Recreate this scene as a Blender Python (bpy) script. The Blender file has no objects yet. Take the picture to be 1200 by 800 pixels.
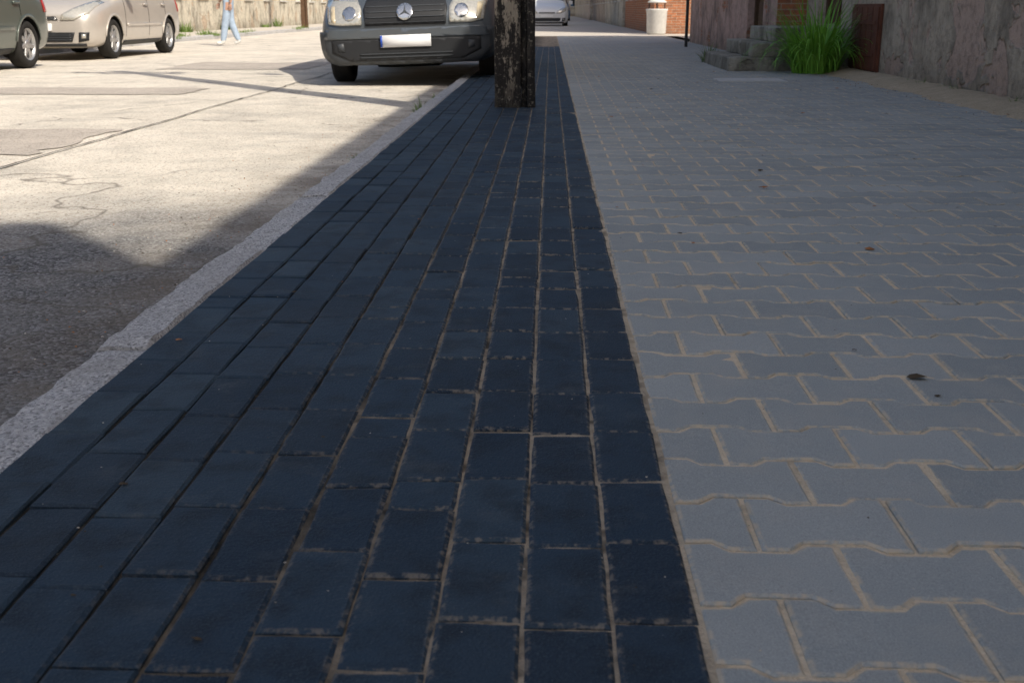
import bpy, bmesh, math, random
from mathutils import Vector, Matrix, noise as mnoise
from mathutils.bvhtree import BVHTree
random.seed(7)
R=random.uniform
scene=bpy.context.scene
COL=scene.collection

# ---------------------------------------------------------------- nodes
class NB:
    def __init__(s,name,rough=.8,spec=.3,metal=0):
        s.m=bpy.data.materials.new(name); s.m.use_nodes=True
        s.nt=s.m.node_tree; s.b=s.nt.nodes['Principled BSDF']
        s.b.inputs['Roughness'].default_value=rough
        s.b.inputs['Specular IOR Level'].default_value=spec
        s.b.inputs['Metallic'].default_value=metal
        s.tc=s.nt.nodes.new('ShaderNodeTexCoord'); s.v=s.tc.outputs['Object']
    def n(s,t,**k):
        x=s.nt.nodes.new(t)
        for a,b in k.items(): setattr(x,a,b)
        return x
    def put(s,sock,val):
        if isinstance(val,bpy.types.NodeSocket): s.nt.links.new(val,sock)
        elif isinstance(val,(tuple,list)) and len(val)==3 and sock.type=='RGBA': sock.default_value=(*val,1)
        else: sock.default_value=val
    def mapping(s,scale=(1,1,1),loc=(0,0,0)):
        x=s.n('ShaderNodeMapping'); s.put(x.inputs['Vector'],s.v); x.inputs['Scale'].default_value=scale; x.inputs['Location'].default_value=loc
        return x.outputs[0]
    def noise(s,scale,detail=4,rough=.6,vec=None,dist=0):
        x=s.n('ShaderNodeTexNoise'); s.put(x.inputs['Vector'],vec or s.v)
        x.inputs['Scale'].default_value=scale; x.inputs['Detail'].default_value=min(detail,4 if scale<12 else (2 if scale<100 else 1)); x.inputs['Roughness'].default_value=rough
        x.inputs['Distortion'].default_value=dist
        return x.outputs['Fac']
    def voro(s,scale,feature='F1',out='Distance',vec=None):
        x=s.n('ShaderNodeTexVoronoi',feature=feature); s.put(x.inputs['Vector'],vec or s.v); x.inputs['Scale'].default_value=scale
        return x.outputs[out]
    def ramp(s,fac,stops,interp='LINEAR'):
        x=s.n('ShaderNodeValToRGB'); s.put(x.inputs[0],fac); cr=x.color_ramp; cr.interpolation=interp
        while len(cr.elements)<len(stops): cr.elements.new(.5)
        for e,(p,c) in zip(cr.elements,stops):
            e.position=p; e.color=(c,c,c,1) if isinstance(c,(int,float)) else (*c,1)
        return x.outputs[0]
    def mix(s,f,a,b,blend='MIX'):
        x=s.n('ShaderNodeMix',data_type='RGBA',blend_type=blend)
        s.put(x.inputs[0],f); s.put(x.inputs[6],a); s.put(x.inputs[7],b); return x.outputs[2]
    def math(s,op,a,b=0,clamp=False):
        x=s.n('ShaderNodeMath',operation=op,use_clamp=clamp); s.put(x.inputs[0],a); s.put(x.inputs[1],b); return x.outputs[0]
    def sep(s,ax):
        x=s.n('ShaderNodeSeparateXYZ'); s.put(x.inputs[0],s.v); return x.outputs[ax]
    def attr(s,name):
        x=s.n('ShaderNodeAttribute',attribute_name=name); return x.outputs['Fac']
    def maprange(s,v,a,b,c=0,d=1):
        x=s.n('ShaderNodeMapRange'); s.put(x.inputs[0],v)
        for i,q in enumerate((a,b,c,d)): x.inputs[i+1].default_value=q
        return x.outputs[0]
    def bump(s,h,strength=.5,dist=.01):
        x=s.n('ShaderNodeBump'); x.inputs['Strength'].default_value=strength; x.inputs['Distance'].default_value=dist
        s.put(x.inputs['Height'],h); s.nt.links.new(x.outputs[0],s.b.inputs['Normal'])
    def col(s,c): s.put(s.b.inputs['Base Color'],c)

def simple(name,c,rough=.7,spec=.3,metal=0,var=.25,scale=8,coat=0):
    n=NB(name,rough,spec,metal)
    f=n.noise(scale,3)
    n.col(n.mix(f,tuple(x*(1-var) for x in c),tuple(min(1,x*(1+var)) for x in c)))
    if coat: n.b.inputs['Coat Weight'].default_value=coat; n.b.inputs['Coat Roughness'].default_value=.05
    return n.m

def mk_dark():
    n=NB('dark_paver_concrete',.66,.28)
    r=n.attr('rnd'); e=n.attr('edge')
    base=n.ramp(r,[(0,(.009,.022,.040)),(.35,(.014,.032,.055)),(.7,(.019,.040,.065)),(1,(.032,.056,.080))])
    base=n.mix(n.maprange(n.noise(1.6,3),.40,.7,0,.4),base,(.042,.056,.068))
    bl=n.math('MULTIPLY',n.ramp(n.noise(11,3),[(.46,0),(.66,1)]),n.math('SUBTRACT',1,e,True))
    base=n.mix(n.math('MULTIPLY',bl,.65),base,(.008,.013,.020))
    base=n.mix(n.maprange(n.noise(420,1,.7),.55,.8,0,.6),base,(.09,.12,.13))
    base=n.mix(n.ramp(n.noise(8,4,.75,vec=n.mapping(loc=(3,7,0))),[(.56,0),(.72,.22)]),base,(.13,.135,.13))
    dn=n.noise(70,2,.7)
    d=n.math('MULTIPLY',e,n.ramp(dn,[(.48,0),(.62,.6)]))
    d=n.math('MULTIPLY',d,n.maprange(n.sep(0),-.62,-.1,.04,1))
    base=n.mix(d,base,(.30,.25,.19))
    base=n.mix(n.ramp(n.voro(38),[(.0,.8),(.035,0)]),base,(.34,.31,.26))
    n.col(base)
    n.bump(n.math('ADD',n.noise(230,1,.7),n.math('MULTIPLY',dn,.9)),.5,.0035)
    return n.m
def mk_grey():
    n=NB('grey_paver_concrete',.88,.2)
    r=n.attr('rnd'); e=n.attr('edge')
    base=n.ramp(r,[(0,(.315,.335,.325)),(.5,(.37,.388,.372)),(1,(.43,.442,.42))])
    base=n.mix(n.maprange(n.noise(1.1,4),.38,.66,0,.6),base,(.29,.305,.295))
    base=n.mix(n.ramp(n.noise(7,4,.7),[(.48,0),(.75,.45)]),base,(.47,.44,.385))
    fine=n.noise(420,1,.8)
    base=n.mix(n.maprange(fine,.5,.8,0,.5),base,(.19,.19,.185))
    base=n.mix(n.maprange(fine,.46,.25,0,.45),base,(.58,.58,.55))
    dn=n.noise(45,3,.7)
    d=n.math('MULTIPLY',e,n.ramp(dn,[(.42,0),(.58,.8)]))
    base=n.mix(d,base,(.60,.49,.35))
    base=n.mix(n.ramp(n.voro(17),[(.0,.8),(.024,0)]),base,(.10,.09,.08))
    n.col(base)
    n.bump(n.math('ADD',fine,n.math('MULTIPLY',dn,.8)),.4,.0035)
    return n.m
def mk_joint():
    n=NB('joint_sand',.95,.1)
    big=n.maprange(n.sep(0),.15,.2,0,1)
    sandd=n.mix(n.noise(50,4,.7),(.24,.19,.135),(.58,.47,.34))
    sandg=n.mix(n.noise(50,4,.7),(.56,.45,.31),(.84,.69,.50))
    sand=n.mix(big,sandd,sandg)
    dark=n.mix(n.noise(40,4),(.010,.011,.011),(.055,.05,.042))
    f=n.math('ADD',n.maprange(n.sep(0),-.55,-.10,-.2,.9),n.maprange(n.noise(2.3,4,.7),.3,.7,-.45,.5),True)
    f2=n.math('MULTIPLY',f,n.ramp(n.noise(13,4,.7),[(.32,.15),(.50,1)]))
    f2=n.math('MAXIMUM',f2,n.math('MULTIPLY',big,n.ramp(n.noise(9,4,.7),[(.30,.55),(.45,1)])))
    n.col(n.mix(f2,dark,sand))
    n.bump(n.noise(220,4,.8),.8,.006)
    return n.m
def mk_asphalt(name,lo,hi,shade_and_dirt=True):
    n=NB(name,.92,.2)
    base=n.mix(n.maprange(n.noise(.55,4,.65),.3,.7),lo,hi)
    base=n.mix(n.ramp(n.noise(3,4,.7),[(.42,0),(.66,.5)]),base,tuple(x*.6 for x in lo))
    vo=n.n('ShaderNodeTexVoronoi'); n.put(vo.inputs['Vector'],n.v); vo.inputs['Scale'].default_value=125
    bw=n.n('ShaderNodeRGBToBW'); n.put(bw.inputs[0],vo.outputs['Color'])
    base=n.mix(n.maprange(bw.outputs[0],.2,.85,0,.45),base,tuple(min(.78,x*1.35) for x in hi))
    base=n.mix(n.ramp(bw.outputs[0],[(.16,.7),(.26,0)]),base,tuple(x*.4 for x in lo))
    if shade_and_dirt:
        near_shade=n.math('ADD',n.maprange(n.sep(1),4.9,3.5,0,1),n.maprange(n.noise(1.6,3),.3,.7,-.3,.3),True)  # painted shade: road colour darkened near the camera, where the house shadow falls
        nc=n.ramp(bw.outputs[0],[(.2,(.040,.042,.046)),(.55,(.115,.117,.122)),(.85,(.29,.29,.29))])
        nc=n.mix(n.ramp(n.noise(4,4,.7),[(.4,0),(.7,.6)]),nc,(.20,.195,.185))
        base=n.mix(n.math('MULTIPLY',near_shade,.94),base,nc)
        g=n.math('MULTIPLY',n.maprange(n.sep(0),-1.5,-1.0,0,1),n.ramp(n.noise(2.2,4,.72),[(.42,.1),(.62,.8)]))
        base=n.mix(g,base,n.mix(n.noise(50,5,.7),(.075,.062,.048),(.25,.205,.155)))
        wv=n.n('ShaderNodeVectorMath',operation='ADD'); ns=n.n('ShaderNodeTexNoise'); n.put(ns.inputs['Vector'],n.v); ns.inputs['Scale'].default_value=2.5; ns.inputs['Detail'].default_value=3
        sc=n.n('ShaderNodeVectorMath',operation='SCALE'); n.put(sc.inputs[0],ns.outputs['Color']); sc.inputs['Scale'].default_value=.6
        n.put(wv.inputs[0],n.v); n.put(wv.inputs[1],sc.outputs[0])
        cr=n.ramp(n.voro(.45,'DISTANCE_TO_EDGE',vec=wv.outputs[0]),[(0,.75),(.008,0)])
        cr=n.math('MULTIPLY',cr,n.ramp(n.noise(.8,2),[(.42,0),(.52,1)]))
        base=n.mix(cr,base,(.12,.105,.085))
    n.col(base)
    h=n.math('ADD',n.math('MULTIPLY',vo.outputs['Distance'],-1.0),n.noise(60,4,.8))
    n.bump(h,.7,.005)
    return n.m
def mk_granite():
    n=NB('granite',.8,.3)
    bw=n.n('ShaderNodeRGBToBW'); n.put(bw.inputs[0],n.voro(200,out='Color'))
    base=n.ramp(bw.outputs[0],[(.15,(.13,.135,.14)),(.35,(.40,.40,.405)),(.7,(.56,.555,.55)),(.9,(.74,.73,.71))])
    base=n.mix(n.ramp(n.noise(7,4,.7),[(.45,0),(.74,.6)]),base,(.28,.26,.23))
    base=n.mix(n.math('MULTIPLY',n.attr('rnd'),.35),base,(.32,.30,.28))
    n.col(base); n.bump(n.noise(90,5,.8),.8,.008)
    return n.m
def mk_plaster(name,a,b,under,stain=(.09,.08,.065),brick=False,thr=.58):
    n=NB(name,.93,.15)
    base=n.mix(n.noise(1.7,4,.68),a,b)
    st=n.noise(2.2,4,.7,vec=n.mapping((1,1,.6)))
    base=n.mix(n.ramp(st,[(.45,0),(.68,.75)]),base,stain)
    pe=n.ramp(n.noise(1.6,4,.62,dist=.3),[(thr,0),(thr+.03,1)])
    if brick:
        bt=n.n('ShaderNodeTexBrick'); mp=n.n('ShaderNodeCombineXYZ')
        n.put(mp.inputs[0],n.math('ADD',n.sep(0),n.sep(1))); n.put(mp.inputs[1],n.sep(2)); n.put(bt.inputs['Vector'],mp.outputs[0])
        for k,v in (('Color1',(.50,.18,.08,1)),('Color2',(.30,.12,.065,1)),('Mortar',(.40,.34,.26,1))): bt.inputs[k].default_value=v
        bt.inputs['Scale'].default_value=1; bt.inputs['Brick Width'].default_value=.26; bt.inputs['Row Height'].default_value=.075
        bt.inputs['Mortar Size'].default_value=.008
        under=n.mix(n.math('MULTIPLY',n.noise(5,4,.7),.5),bt.outputs['Color'],under)
    base=n.mix(pe,base,under)
    damp=n.math('MULTIPLY',n.maprange(n.sep(2),.35,0,0,1),n.ramp(n.noise(3,4,.7),[(.3,.2),(.6,1)]))
    base=n.mix(n.math('MULTIPLY',damp,.6),base,(.15,.13,.10))
    base=n.mix(n.ramp(n.noise(11,4,.8),[(.48,0),(.72,.6)]),base,(.09,.08,.066))
    n.col(base)
    h=n.math('ADD',n.math('MULTIPLY',pe,-.8),n.math('ADD',n.noise(9,4,.7),n.math('MULTIPLY',n.noise(60,4,.8),.4)))
    n.bump(h,.9,.03)
    return n.m
def mk_dirt():
    n=NB('sandy_dirt',.97,.1)
    b=n.mix(n.noise(9,4,.75),(.38,.30,.20),(.76,.62,.44))
    b=n.mix(n.ramp(n.noise(90,3,.8),[(.55,0),(.7,.6)]),b,(.16,.13,.09))
    n.col(b); n.bump(n.noise(70,6,.8),.9,.02); return n.m
def mk_pole():
    n=NB('tarred_concrete',.8,.3)
    c=n.mix(n.noise(3,4),(.24,.205,.16),(.38,.33,.26))
    c=n.mix(n.ramp(n.noise(2.6,4,.75,vec=n.mapping((5,5,1.6))),[(.45,0),(.51,1)]),c,(.022,.019,.017))
    c=n.mix(n.maprange(n.sep(2),.30,.05,0,.9),c,(.02,.018,.016))
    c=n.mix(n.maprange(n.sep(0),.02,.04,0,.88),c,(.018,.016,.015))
    c=n.mix(n.ramp(n.noise(40,5,.8),[(.58,0),(.68,.5)]),c,(.36,.32,.26))
    n.col(c); n.bump(n.noise(30,7,.75,vec=n.mapping((3,3,.6))),1,.02); return n.m

M_dark=mk_dark(); M_grey=mk_grey(); M_joint=mk_joint(); M_gran=mk_granite()
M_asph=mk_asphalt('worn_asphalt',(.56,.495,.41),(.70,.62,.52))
M_patch=mk_asphalt('asphalt_patch',(.36,.325,.285),(.46,.41,.355),False)
M_seam=simple('tar_seam',(.13,.115,.095),.8,.3,0,.4,30)
M_dirt=mk_dirt(); M_pole=mk_pole()
M_plA=mk_plaster('weathered_plaster',(.42,.36,.28),(.56,.49,.39),(.50,.38,.31),stain=(.13,.115,.09),thr=.56)
M_plB=mk_plaster('pink_plaster',(.50,.33,.27),(.54,.39,.33),(.3,.2,.16),brick=True,thr=.60)
M_plC=mk_plaster('grey_plaster',(.46,.42,.36),(.56,.52,.46),(.4,.3,.24),brick=True,thr=.60)
M_plD=mk_plaster('cream_plaster',(.55,.5,.40),(.66,.61,.5),(.5,.4,.3))
M_brick=mk_plaster('red_brick',(.36,.14,.07),(.4,.2,.12),(.42,.19,.10),brick=True,thr=.3)
M_roof=simple('roof_tiles',(.16,.08,.06),.85)
M_glass=simple('window_glass',(.03,.035,.04),.08,.6,0,.2,2)
M_white=simple('white_paint',(.62,.61,.58),.55,.3,0,.12,20)
M_wood=simple('old_wood',(.10,.06,.035),.8,.2,0,.5,14)
M_stone=mk_plaster('step_stone',(.36,.34,.28),(.48,.45,.38),(.26,.24,.19),thr=.6)
M_conc=simple('pale_concrete',(.55,.54,.51),.9,.2,0,.2,12)
M_pavfar=simple('far_pavement',(.50,.46,.40),.92,.2,0,.25,1.5)

# ---------------------------------------------------------------- mesh helpers
def link(o,parent=None):
    COL.objects.link(o)
    if parent: o.parent=parent
    return o
def mesh_obj(name,verts,faces,mats,parent=None,mi=None,smooth=False):
    me=bpy.data.meshes.new(name); me.from_pydata(verts,[],faces)
    for m in (mats if isinstance(mats,(list,tuple)) else [mats]): me.materials.append(m)
    if mi: me.polygons.foreach_set('material_index',mi)
    if smooth: me.polygons.foreach_set('use_smooth',[True]*len(me.polygons))
    me.update()
    return link(bpy.data.objects.new(name,me),parent)
def empty(name,loc=(0,0,0),rot=(0,0,0)):
    o=bpy.data.objects.new(name,None); o.location=loc; o.rotation_euler=rot; o.empty_display_size=.2
    return link(o)
class Acc:
    def __init__(s): s.v=[]; s.f=[]; s.mi=[]
    def box(s,a,b,mi=0,M=None):
        i=len(s.v)
        P=[Vector((x,y,z)) for z in (a[2],b[2]) for y in (a[1],b[1]) for x in (a[0],b[0])]
        if M: P=[M@p for p in P]
        s.v+=[tuple(p) for p in P]
        for q in ((0,2,3,1),(4,5,7,6),(0,1,5,4),(2,6,7,3),(0,4,6,2),(1,3,7,5)): s.f.append(tuple(i+k for k in q)); s.mi.append(mi)
    def poly(s,pts,mi=0):
        i=len(s.v); s.v+=[tuple(p) for p in pts]; s.f.append(tuple(range(i,i+len(pts)))); s.mi.append(mi)
    def obj(s,name,mats,parent=None,bevel=0,smooth=False):
        o=mesh_obj(name,s.v,s.f,mats,parent,s.mi,smooth)
        if bevel:
            b=o.modifiers.new('b','BEVEL'); b.width=bevel; b.segments=2; b.limit_method='ANGLE'
        return o
def sheet(name,x0,x1,y0,y1,z,mat,parent=None):
    return mesh_obj(name,[(x0,y0,z),(x1,y0,z),(x1,y1,z),(x0,y1,z)],[(0,1,2,3)],mat,parent)

# ---------------------------------------------------------------- paving
def stones(name,outlines,mat,ztop=0,cham=.004,inner=.018,tilt=.0012,rag=.0012):
    V=[];F=[];rnd=[];edge=[]
    for ol in outlines:
        n=len(ol)
        cx=sum(p[0] for p in ol)/n; cy=sum(p[1] for p in ol)/n
        zz=ztop+random.gauss(0,.0009); tx=R(-tilt,tilt)/.1; ty=R(-tilt,tilt)/.1
        def off(d):
            out=[]
            for i in range(n):
                p0=Vector(ol[i-1]);p1=Vector(ol[i]);p2=Vector(ol[(i+1)%n])
                a=(p1-p0).normalized();b=(p2-p1).normalized()
                na=Vector((-a.y,a.x));nb=Vector((-b.y,b.x)); m=(na+nb)
                m=m/max(.35,m.length_squared)*2 if m.length>0 else na
                out.append(p1+m*d)
            return out
        base=len(V); r=random.random()
        rings=[(0,-.03,1),(0,-cham*.8,1),(cham,0,.8),(inner,0,0)]
        for d,dz,e in rings:
            for p in off(d):
                j=R(-rag,rag) if d<inner else 0
                V.append((p.x+j,p.y+R(-rag,rag)*(d<inner),zz+dz+(p.x-cx)*tx+(p.y-cy)*ty)); edge.append(e)
        for k in range(len(rings)-1):
            for i in range(n):
                a=base+k*n+i;b=base+k*n+(i+1)%n
                F.append((a,b,b+n,a+n)); rnd.append(r)
        F.append(tuple(base+(len(rings)-1)*n+i for i in range(n))); rnd.append(r)
    o=mesh_obj(name,V,F,mat)
    o.data.attributes.new('rnd','FLOAT','FACE').data.foreach_set('value',rnd)
    o.data.attributes.new('edge','FLOAT','POINT').data.foreach_set('value',edge)
    return o
XK=-.83; XB=.177; XR=3.06
def rectol(x0,x1,y0,y1):
    k=3; o=[]
    for a,b in (((x0,y0),(x1,y0)),((x1,y0),(x1,y1)),((x1,y1),(x0,y1)),((x0,y1),(x0,y0))):
        for i in range(k): o.append((a[0]+(b[0]-a[0])*i/k,a[1]+(b[1]-a[1])*i/k))
    return o
ols=[]
pitch=(XB-XK)/10
for c in range(10):
    x0=XK+c*pitch
    y=-1.6+.1*(c%2)+R(-.025,.025)
    while y<22:
        L=.1 if random.random()<.045 else .201
        g=.0024
        ols.append(rectol(x0+g+R(-.0012,.0012),x0+pitch-g+R(-.0012,.0012),y+g+R(-.0008,.0008),y+L-g+R(-.0008,.0008)))
        y+=L
stones('dark_paving',ols,M_dark,cham=.0045,inner=.0085,tilt=.0018)
ols=[]
P=.1429; hi=.0825; lo=P-hi; s=.011; g=.0037
def T(x):
    a=abs(((x+.1)%.2)-.1)
    if a<.05-s: return lo
    if a>.05+s: return hi
    return lo+(hi-lo)*(a-.05+s)/(2*s)
row=0; y=-1.6
while y<31:
    c=XB+.002+(.1 if row%2==0 else 0)
    while c-.1<XR-.02:
        xa=max(c-.1,XB+.002)+g; xb=min(c+.1,XR)-g
        if xb-xa>.03:
            ks=[xa]+[c+k for k in (-.05-s,-.05+s,.05-s,.05+s) if xa+.004<c+k<xb-.004]+[xb]
            bot=[(x,y-T(x-c)+g) for x in ks]; top=[(x,y+T(x-c)-g) for x in reversed(ks)]
            ols.append(bot+top)
        c+=.2
    row+=1; y+=P
stones('grey_paving',ols,M_grey,cham=.0035,inner=.0075)
V=[];F=[]
xs=[XK+.001+(XR+.02-XK)*i/130 for i in range(131)]; ys=[-1.8+.05*j for j in range(0,204)]+[8.4+.35*j for j in range(0,66)]
for yy in ys:
    for xx in xs:
        V.append((xx,yy,-.0034+.0026*mnoise.noise(Vector((xx*9,yy*9,0)))-(.0030 if xx<-.35 else (.001 if xx<.16 else 0))))
for j in range(len(ys)-1):
    for i in range(130):
        a=j*131+i; F.append((a,a+1,a+132,a+131))
mesh_obj('joint_sand',V,F,M_joint)
sheet('pavement',XK+.001,6,31.0,130,-.001,M_pavfar)

def kerb(name,x_in,x_out,y0,y1,ztop,zbot,mat,seg=1.0,step=.03):
    V=[];F=[];rn=[]
    sg=1 if x_out>x_in else -1
    w=abs(x_out-x_in)
    prof=[(0,zbot),(0,ztop-.006),(.006,ztop),(w*.35,ztop+.001),(w*.7,ztop),(w-.012,ztop-.002),(w,ztop-.016),(w+.004,zbot)]
    y=y0
    while y<y1:
        ye=min(y+seg*R(.9,1.1),y1); n=max(2,int((ye-.006-y)/step)); dz=R(-.004,.003); dx=R(-.004,.004); r=random.random()
        b=len(V); m=len(prof)
        for i in range(n+1):
            yy=y+.003+(ye-y-.006)*i/n
            endr=.006 if i in(0,n) else 0
            for k,(px,pz) in enumerate(prof):
                q=mnoise.noise(Vector((px*9,yy*14,k*3.3)))*.007+R(-.0015,.0015)
                V.append((x_in+sg*(px+(q if k>3 else q*.2)+ (dx if k>3 else 0)),yy,pz+(dz+q*.7-endr if k>1 and k<7 else 0)-(0 if k!=6 else abs(q))))
        for i in range(n):
            for k in range(m-1):
                a=b+i*m+k; F.append((a,a+1,a+m+1,a+m)); rn.append(r)
        F.append(tuple(b+k for k in range(m))); rn.append(r)
        F.append(tuple(b+n*m+k for k in range(m))); rn.append(r)
        y=ye
    o=mesh_obj(name,V,F,mat,smooth=False)
    o.data.attributes.new('rnd','FLOAT','FACE').data.foreach_set('value',rn)
    return o
ZR=-.08
kerb('granite_kerb',XK,-.94,-2,30,0,-.16,M_gran)
kerb('granite_kerb',-9.15,-9.0,-6,130,.03,-.16,M_gran,step=.2)
kerb('granite_kerb',XK,-.94,30,130,0,-.16,M_gran,step=.3)

sheet('ground',-400,400,-300,700,-.14,M_dirt)
nx,ny=34,190
V=[];F=[]
for j in range(ny+1):
    yy=-8+138*(j/ny)**1.6
    for i in range(nx+1):
        xx=-9.02+(8.09)*i/nx
        V.append((xx,yy,ZR+.012*mnoise.noise(Vector((xx*.6,yy*.35,0)))-(.008 if i==nx else 0)))
for j in range(ny):
    for i in range(nx):
        a=j*(nx+1)+i; F.append((a,a+1,a+nx+2,a+nx+1))
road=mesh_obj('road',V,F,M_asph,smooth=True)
def road_z(x,y): return ZR+.012*mnoise.noise(Vector((x*.6,y*.35,0)))
def drape(name,outline,mat,off=.005,cut=.25):
    bm=bmesh.new(); bm.faces.new([bm.verts.new((x,y,0)) for x,y in outline])
    bmesh.ops.triangulate(bm,faces=bm.faces[:])
    for _ in range(6):
        es=[e for e in bm.edges if e.calc_length()>cut]
        if not es: break
        bmesh.ops.subdivide_edges(bm,edges=es,cuts=1); bmesh.ops.triangulate(bm,faces=[f for f in bm.faces if len(f.verts)>3])
    for v in bm.verts: v.co.z=road_z(v.co.x,v.co.y)+off
    me=bpy.data.meshes.new(name); bm.to_mesh(me); bm.free(); me.materials.append(mat)
    return link(bpy.data.objects.new(name,me))
def ragged(x0,x1,y0,y1,j=.05,n=12):
    o=[]
    for i in range(n): o.append((x0+(x1-x0)*i/n,y0+R(-j,j)))
    for i in range(n): o.append((x1+R(-j,j),y0+(y1-y0)*i/n))
    for i in range(n): o.append((x1-(x1-x0)*i/n,y1+R(-j,j)))
    for i in range(n): o.append((x0+R(-j,j),y1-(y1-y0)*i/n))
    return o
drape('asphalt_patch',ragged(-4.6,-2.78,5.9,7.3),M_patch)
drape('asphalt_patch',ragged(-6.2,-3.4,10.4,11.3),M_patch)
drape('asphalt_patch',ragged(-5.2,-3.2,15.0,17.0),M_patch)
pl=[];pr=[]
yy=-2
while yy<27:
    x=-2.68+.05*mnoise.noise(Vector((0,yy*.8,3)))+.02*mnoise.noise(Vector((0,yy*5,3))); w=.006+.012*abs(mnoise.noise(Vector((1,yy*3,0))))
    pl.append((x-w,yy)); pr.append((x+w,yy)); yy+=.12
V=[];F=[]
for a,b in zip(pl,pr):
    V.append((*a,road_z(*a)+.009)); V.append((*b,road_z(*b)+.009))
for i in range(len(pl)-1): F.append((2*i,2*i+1,2*i+3,2*i+2))
mesh_obj('tar_seam',V,F,M_seam)
sheet('pavement',-11.2,-9.15,-6,130,.022,M_pavfar)
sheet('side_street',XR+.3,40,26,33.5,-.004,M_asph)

V=[];F=[]; n1=10;n2=240
for j in range(n2+1):
    yy=-2+18*j/n2
    for i in range(n1+1):
        xx=2.88+.57*i/n1
        e=mnoise.noise(Vector((yy*1.3,2,0)))*.12+mnoise.noise(Vector((yy*6,5,0)))*.04
        z=-.012+.060*max(0,min(1,(xx-2.93-e)/.3))+.012*mnoise.noise(Vector((xx*9,yy*9,0)))
        V.append((xx,yy,z))
for j in range(n2):
    for i in range(n1):
        a=j*(n1+1)+i; F.append((a,a+1,a+n1+2,a+n1+1))
mesh_obj('dirt_strip',V,F,M_dirt,smooth=True)

# ---------------------------------------------------------------- buildings
def facade(parent,origin,al,nrm,length,height,ops,mat,depth=.16,name='wall'):
    al=Vector(al);nrm=Vector(nrm);o=Vector(origin);up=Vector((0,0,1))
    us=sorted({0,length}|{q for p in ops for q in p[:2]}); zs=sorted({-.14,height}|{q for p in ops for q in p[2:4]})
    W=Acc();Fr=Acc()
    P=lambda u,z,d=0:o+al*u+up*z-nrm*d
    for a,b in zip(us,us[1:]):
        for c,d in zip(zs,zs[1:]):
            um=(a+b)/2;zm=(c+d)/2
            if any(p[0]<um<p[1] and p[2]<zm<p[3] for p in ops): continue
            W.poly([P(a,c),P(b,c),P(b,d),P(a,d)])
    def bx(u0,u1,z0,z1,d0,d1,mi):
        A=[P(u,z,d) for d in (d0,d1) for z in (z0,z1) for u in (u0,u1)]
        for q in ((0,1,3,2),(4,6,7,5),(0,4,5,1),(2,3,7,6),(0,2,6,4),(1,5,7,3)): Fr.poly([A[k] for k in q],mi)
    for p in ops:
        a,b,c,d,kind=p
        for q in (((a,c),(a,d)),((b,c),(b,d)),((a,c),(b,c)),((a,d),(b,d))):
            W.poly([P(*q[0]),P(*q[1]),P(*q[1],depth),P(*q[0],depth)])
        if kind=='win':
            bx(a,b,c,d,depth,depth+.01,1)
            f=.06
            bx(a,a+f,c,d,depth-.05,depth-.002,0);bx(b-f,b,c,d,depth-.05,depth-.002,0)
            bx(a+f,b-f,c,c+f,depth-.05,depth-.002,0);bx(a+f,b-f,d-f,d,depth-.05,depth-.002,0)
            m=(a+b)/2; bx(m-.035,m+.035,c+f,d-f,depth-.055,depth-.004,0)
            t=c+(d-c)*.68; bx(a+f,m-.035,t-.025,t+.025,depth-.05,depth-.004,0);bx(m+.035,b-f,t-.025,t+.025,depth-.05,depth-.004,0)
            bx(a-.06,b+.06,c-.05,c-.002,-.06,depth-.06,3)
        elif kind=='door':
            bx(a,b,c,d,depth,depth+.05,2)
            f=.09
            bx(a,a+f,c,d,depth-.06,depth-.002,2);bx(b-f,b,c,d,depth-.06,depth-.002,2);bx(a+f,b-f,d-f,d,depth-.06,depth-.002,2)
            m=(a+b)/2
            for k in range(3):
                z0=c+.15+k*(d-c-.3)/3; z1=z0+(d-c-.3)/3-.12
                bx(a+f+.08,m-.06,z0,z1,depth-.025,depth-.003,2);bx(m+.06,b-f-.08,z0,z1,depth-.025,depth-.003,2)
    W.obj(name,mat,parent)
    if Fr.v: Fr.obj('windows_and_doors',[M_white,M_glass,M_wood,M_conc],parent)
RA=math.tan(math.radians(22))
def building(name,xf,side,depth,y0,y1,h,mat,ops=None,endmat=None,parapet=0):
    e=empty(name)
    L=y1-y0; xb=xf-side*depth
    if ops is None:
        ops=[];n=max(1,int(L/2.6)); st=L/n
        for k in range(n):
            u=(k+.5)*st; z=1.05
            while z+1.6<h-.3: ops.append((u-.5,u+.5,z,z+1.55,'win')); z+=3.0
    facade(e,(xf,y0,0),(0,1,0),(side,0,0),L,h,ops,mat)
    W=Acc(); xm=(xf+xb)/2; rise=abs(depth)*.5*RA
    W.poly([(xf,y0,-.14),(xb,y0,-.14),(xb,y0,h),(xm,y0,h+rise),(xf,y0,h)])
    W.poly([(xf,y1,-.14),(xb,y1,-.14),(xb,y1,h),(xm,y1,h+rise),(xf,y1,h)])
    W.poly([(xb,y0,-.14),(xb,y1,-.14),(xb,y1,h),(xb,y0,h)])
    W.obj('outer_walls',endmat or mat,e)
    Rf=Acc(); ov=.3; dz=ov*RA; t=.12
    for xs,sg in ((xf,side),(xb,-side)):
        xe=xs+sg*ov
        a=[(xe,y0-.02,h-dz+.02),(xe,y1+.02,h-dz+.02),(xm,y1+.02,h+rise+.02),(xm,y0-.02,h+rise+.02)]
        b=[(p[0],p[1],p[2]+t) for p in a]
        Rf.poly(a);Rf.poly(b)
        for i in range(4): Rf.poly([a[i],a[(i+1)%4],b[(i+1)%4],b[i]])
    Rf.obj('roof',M_roof,e)
    if parapet:
        a=Acc(); x0,x1=sorted((xf+side*.32,xf+side*.12)); a.box((x0,y0,h-.3),(x1,y1,parapet)); a.obj('parapet',mat,e)
    return e
H=6.60
opsA=[]
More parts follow.
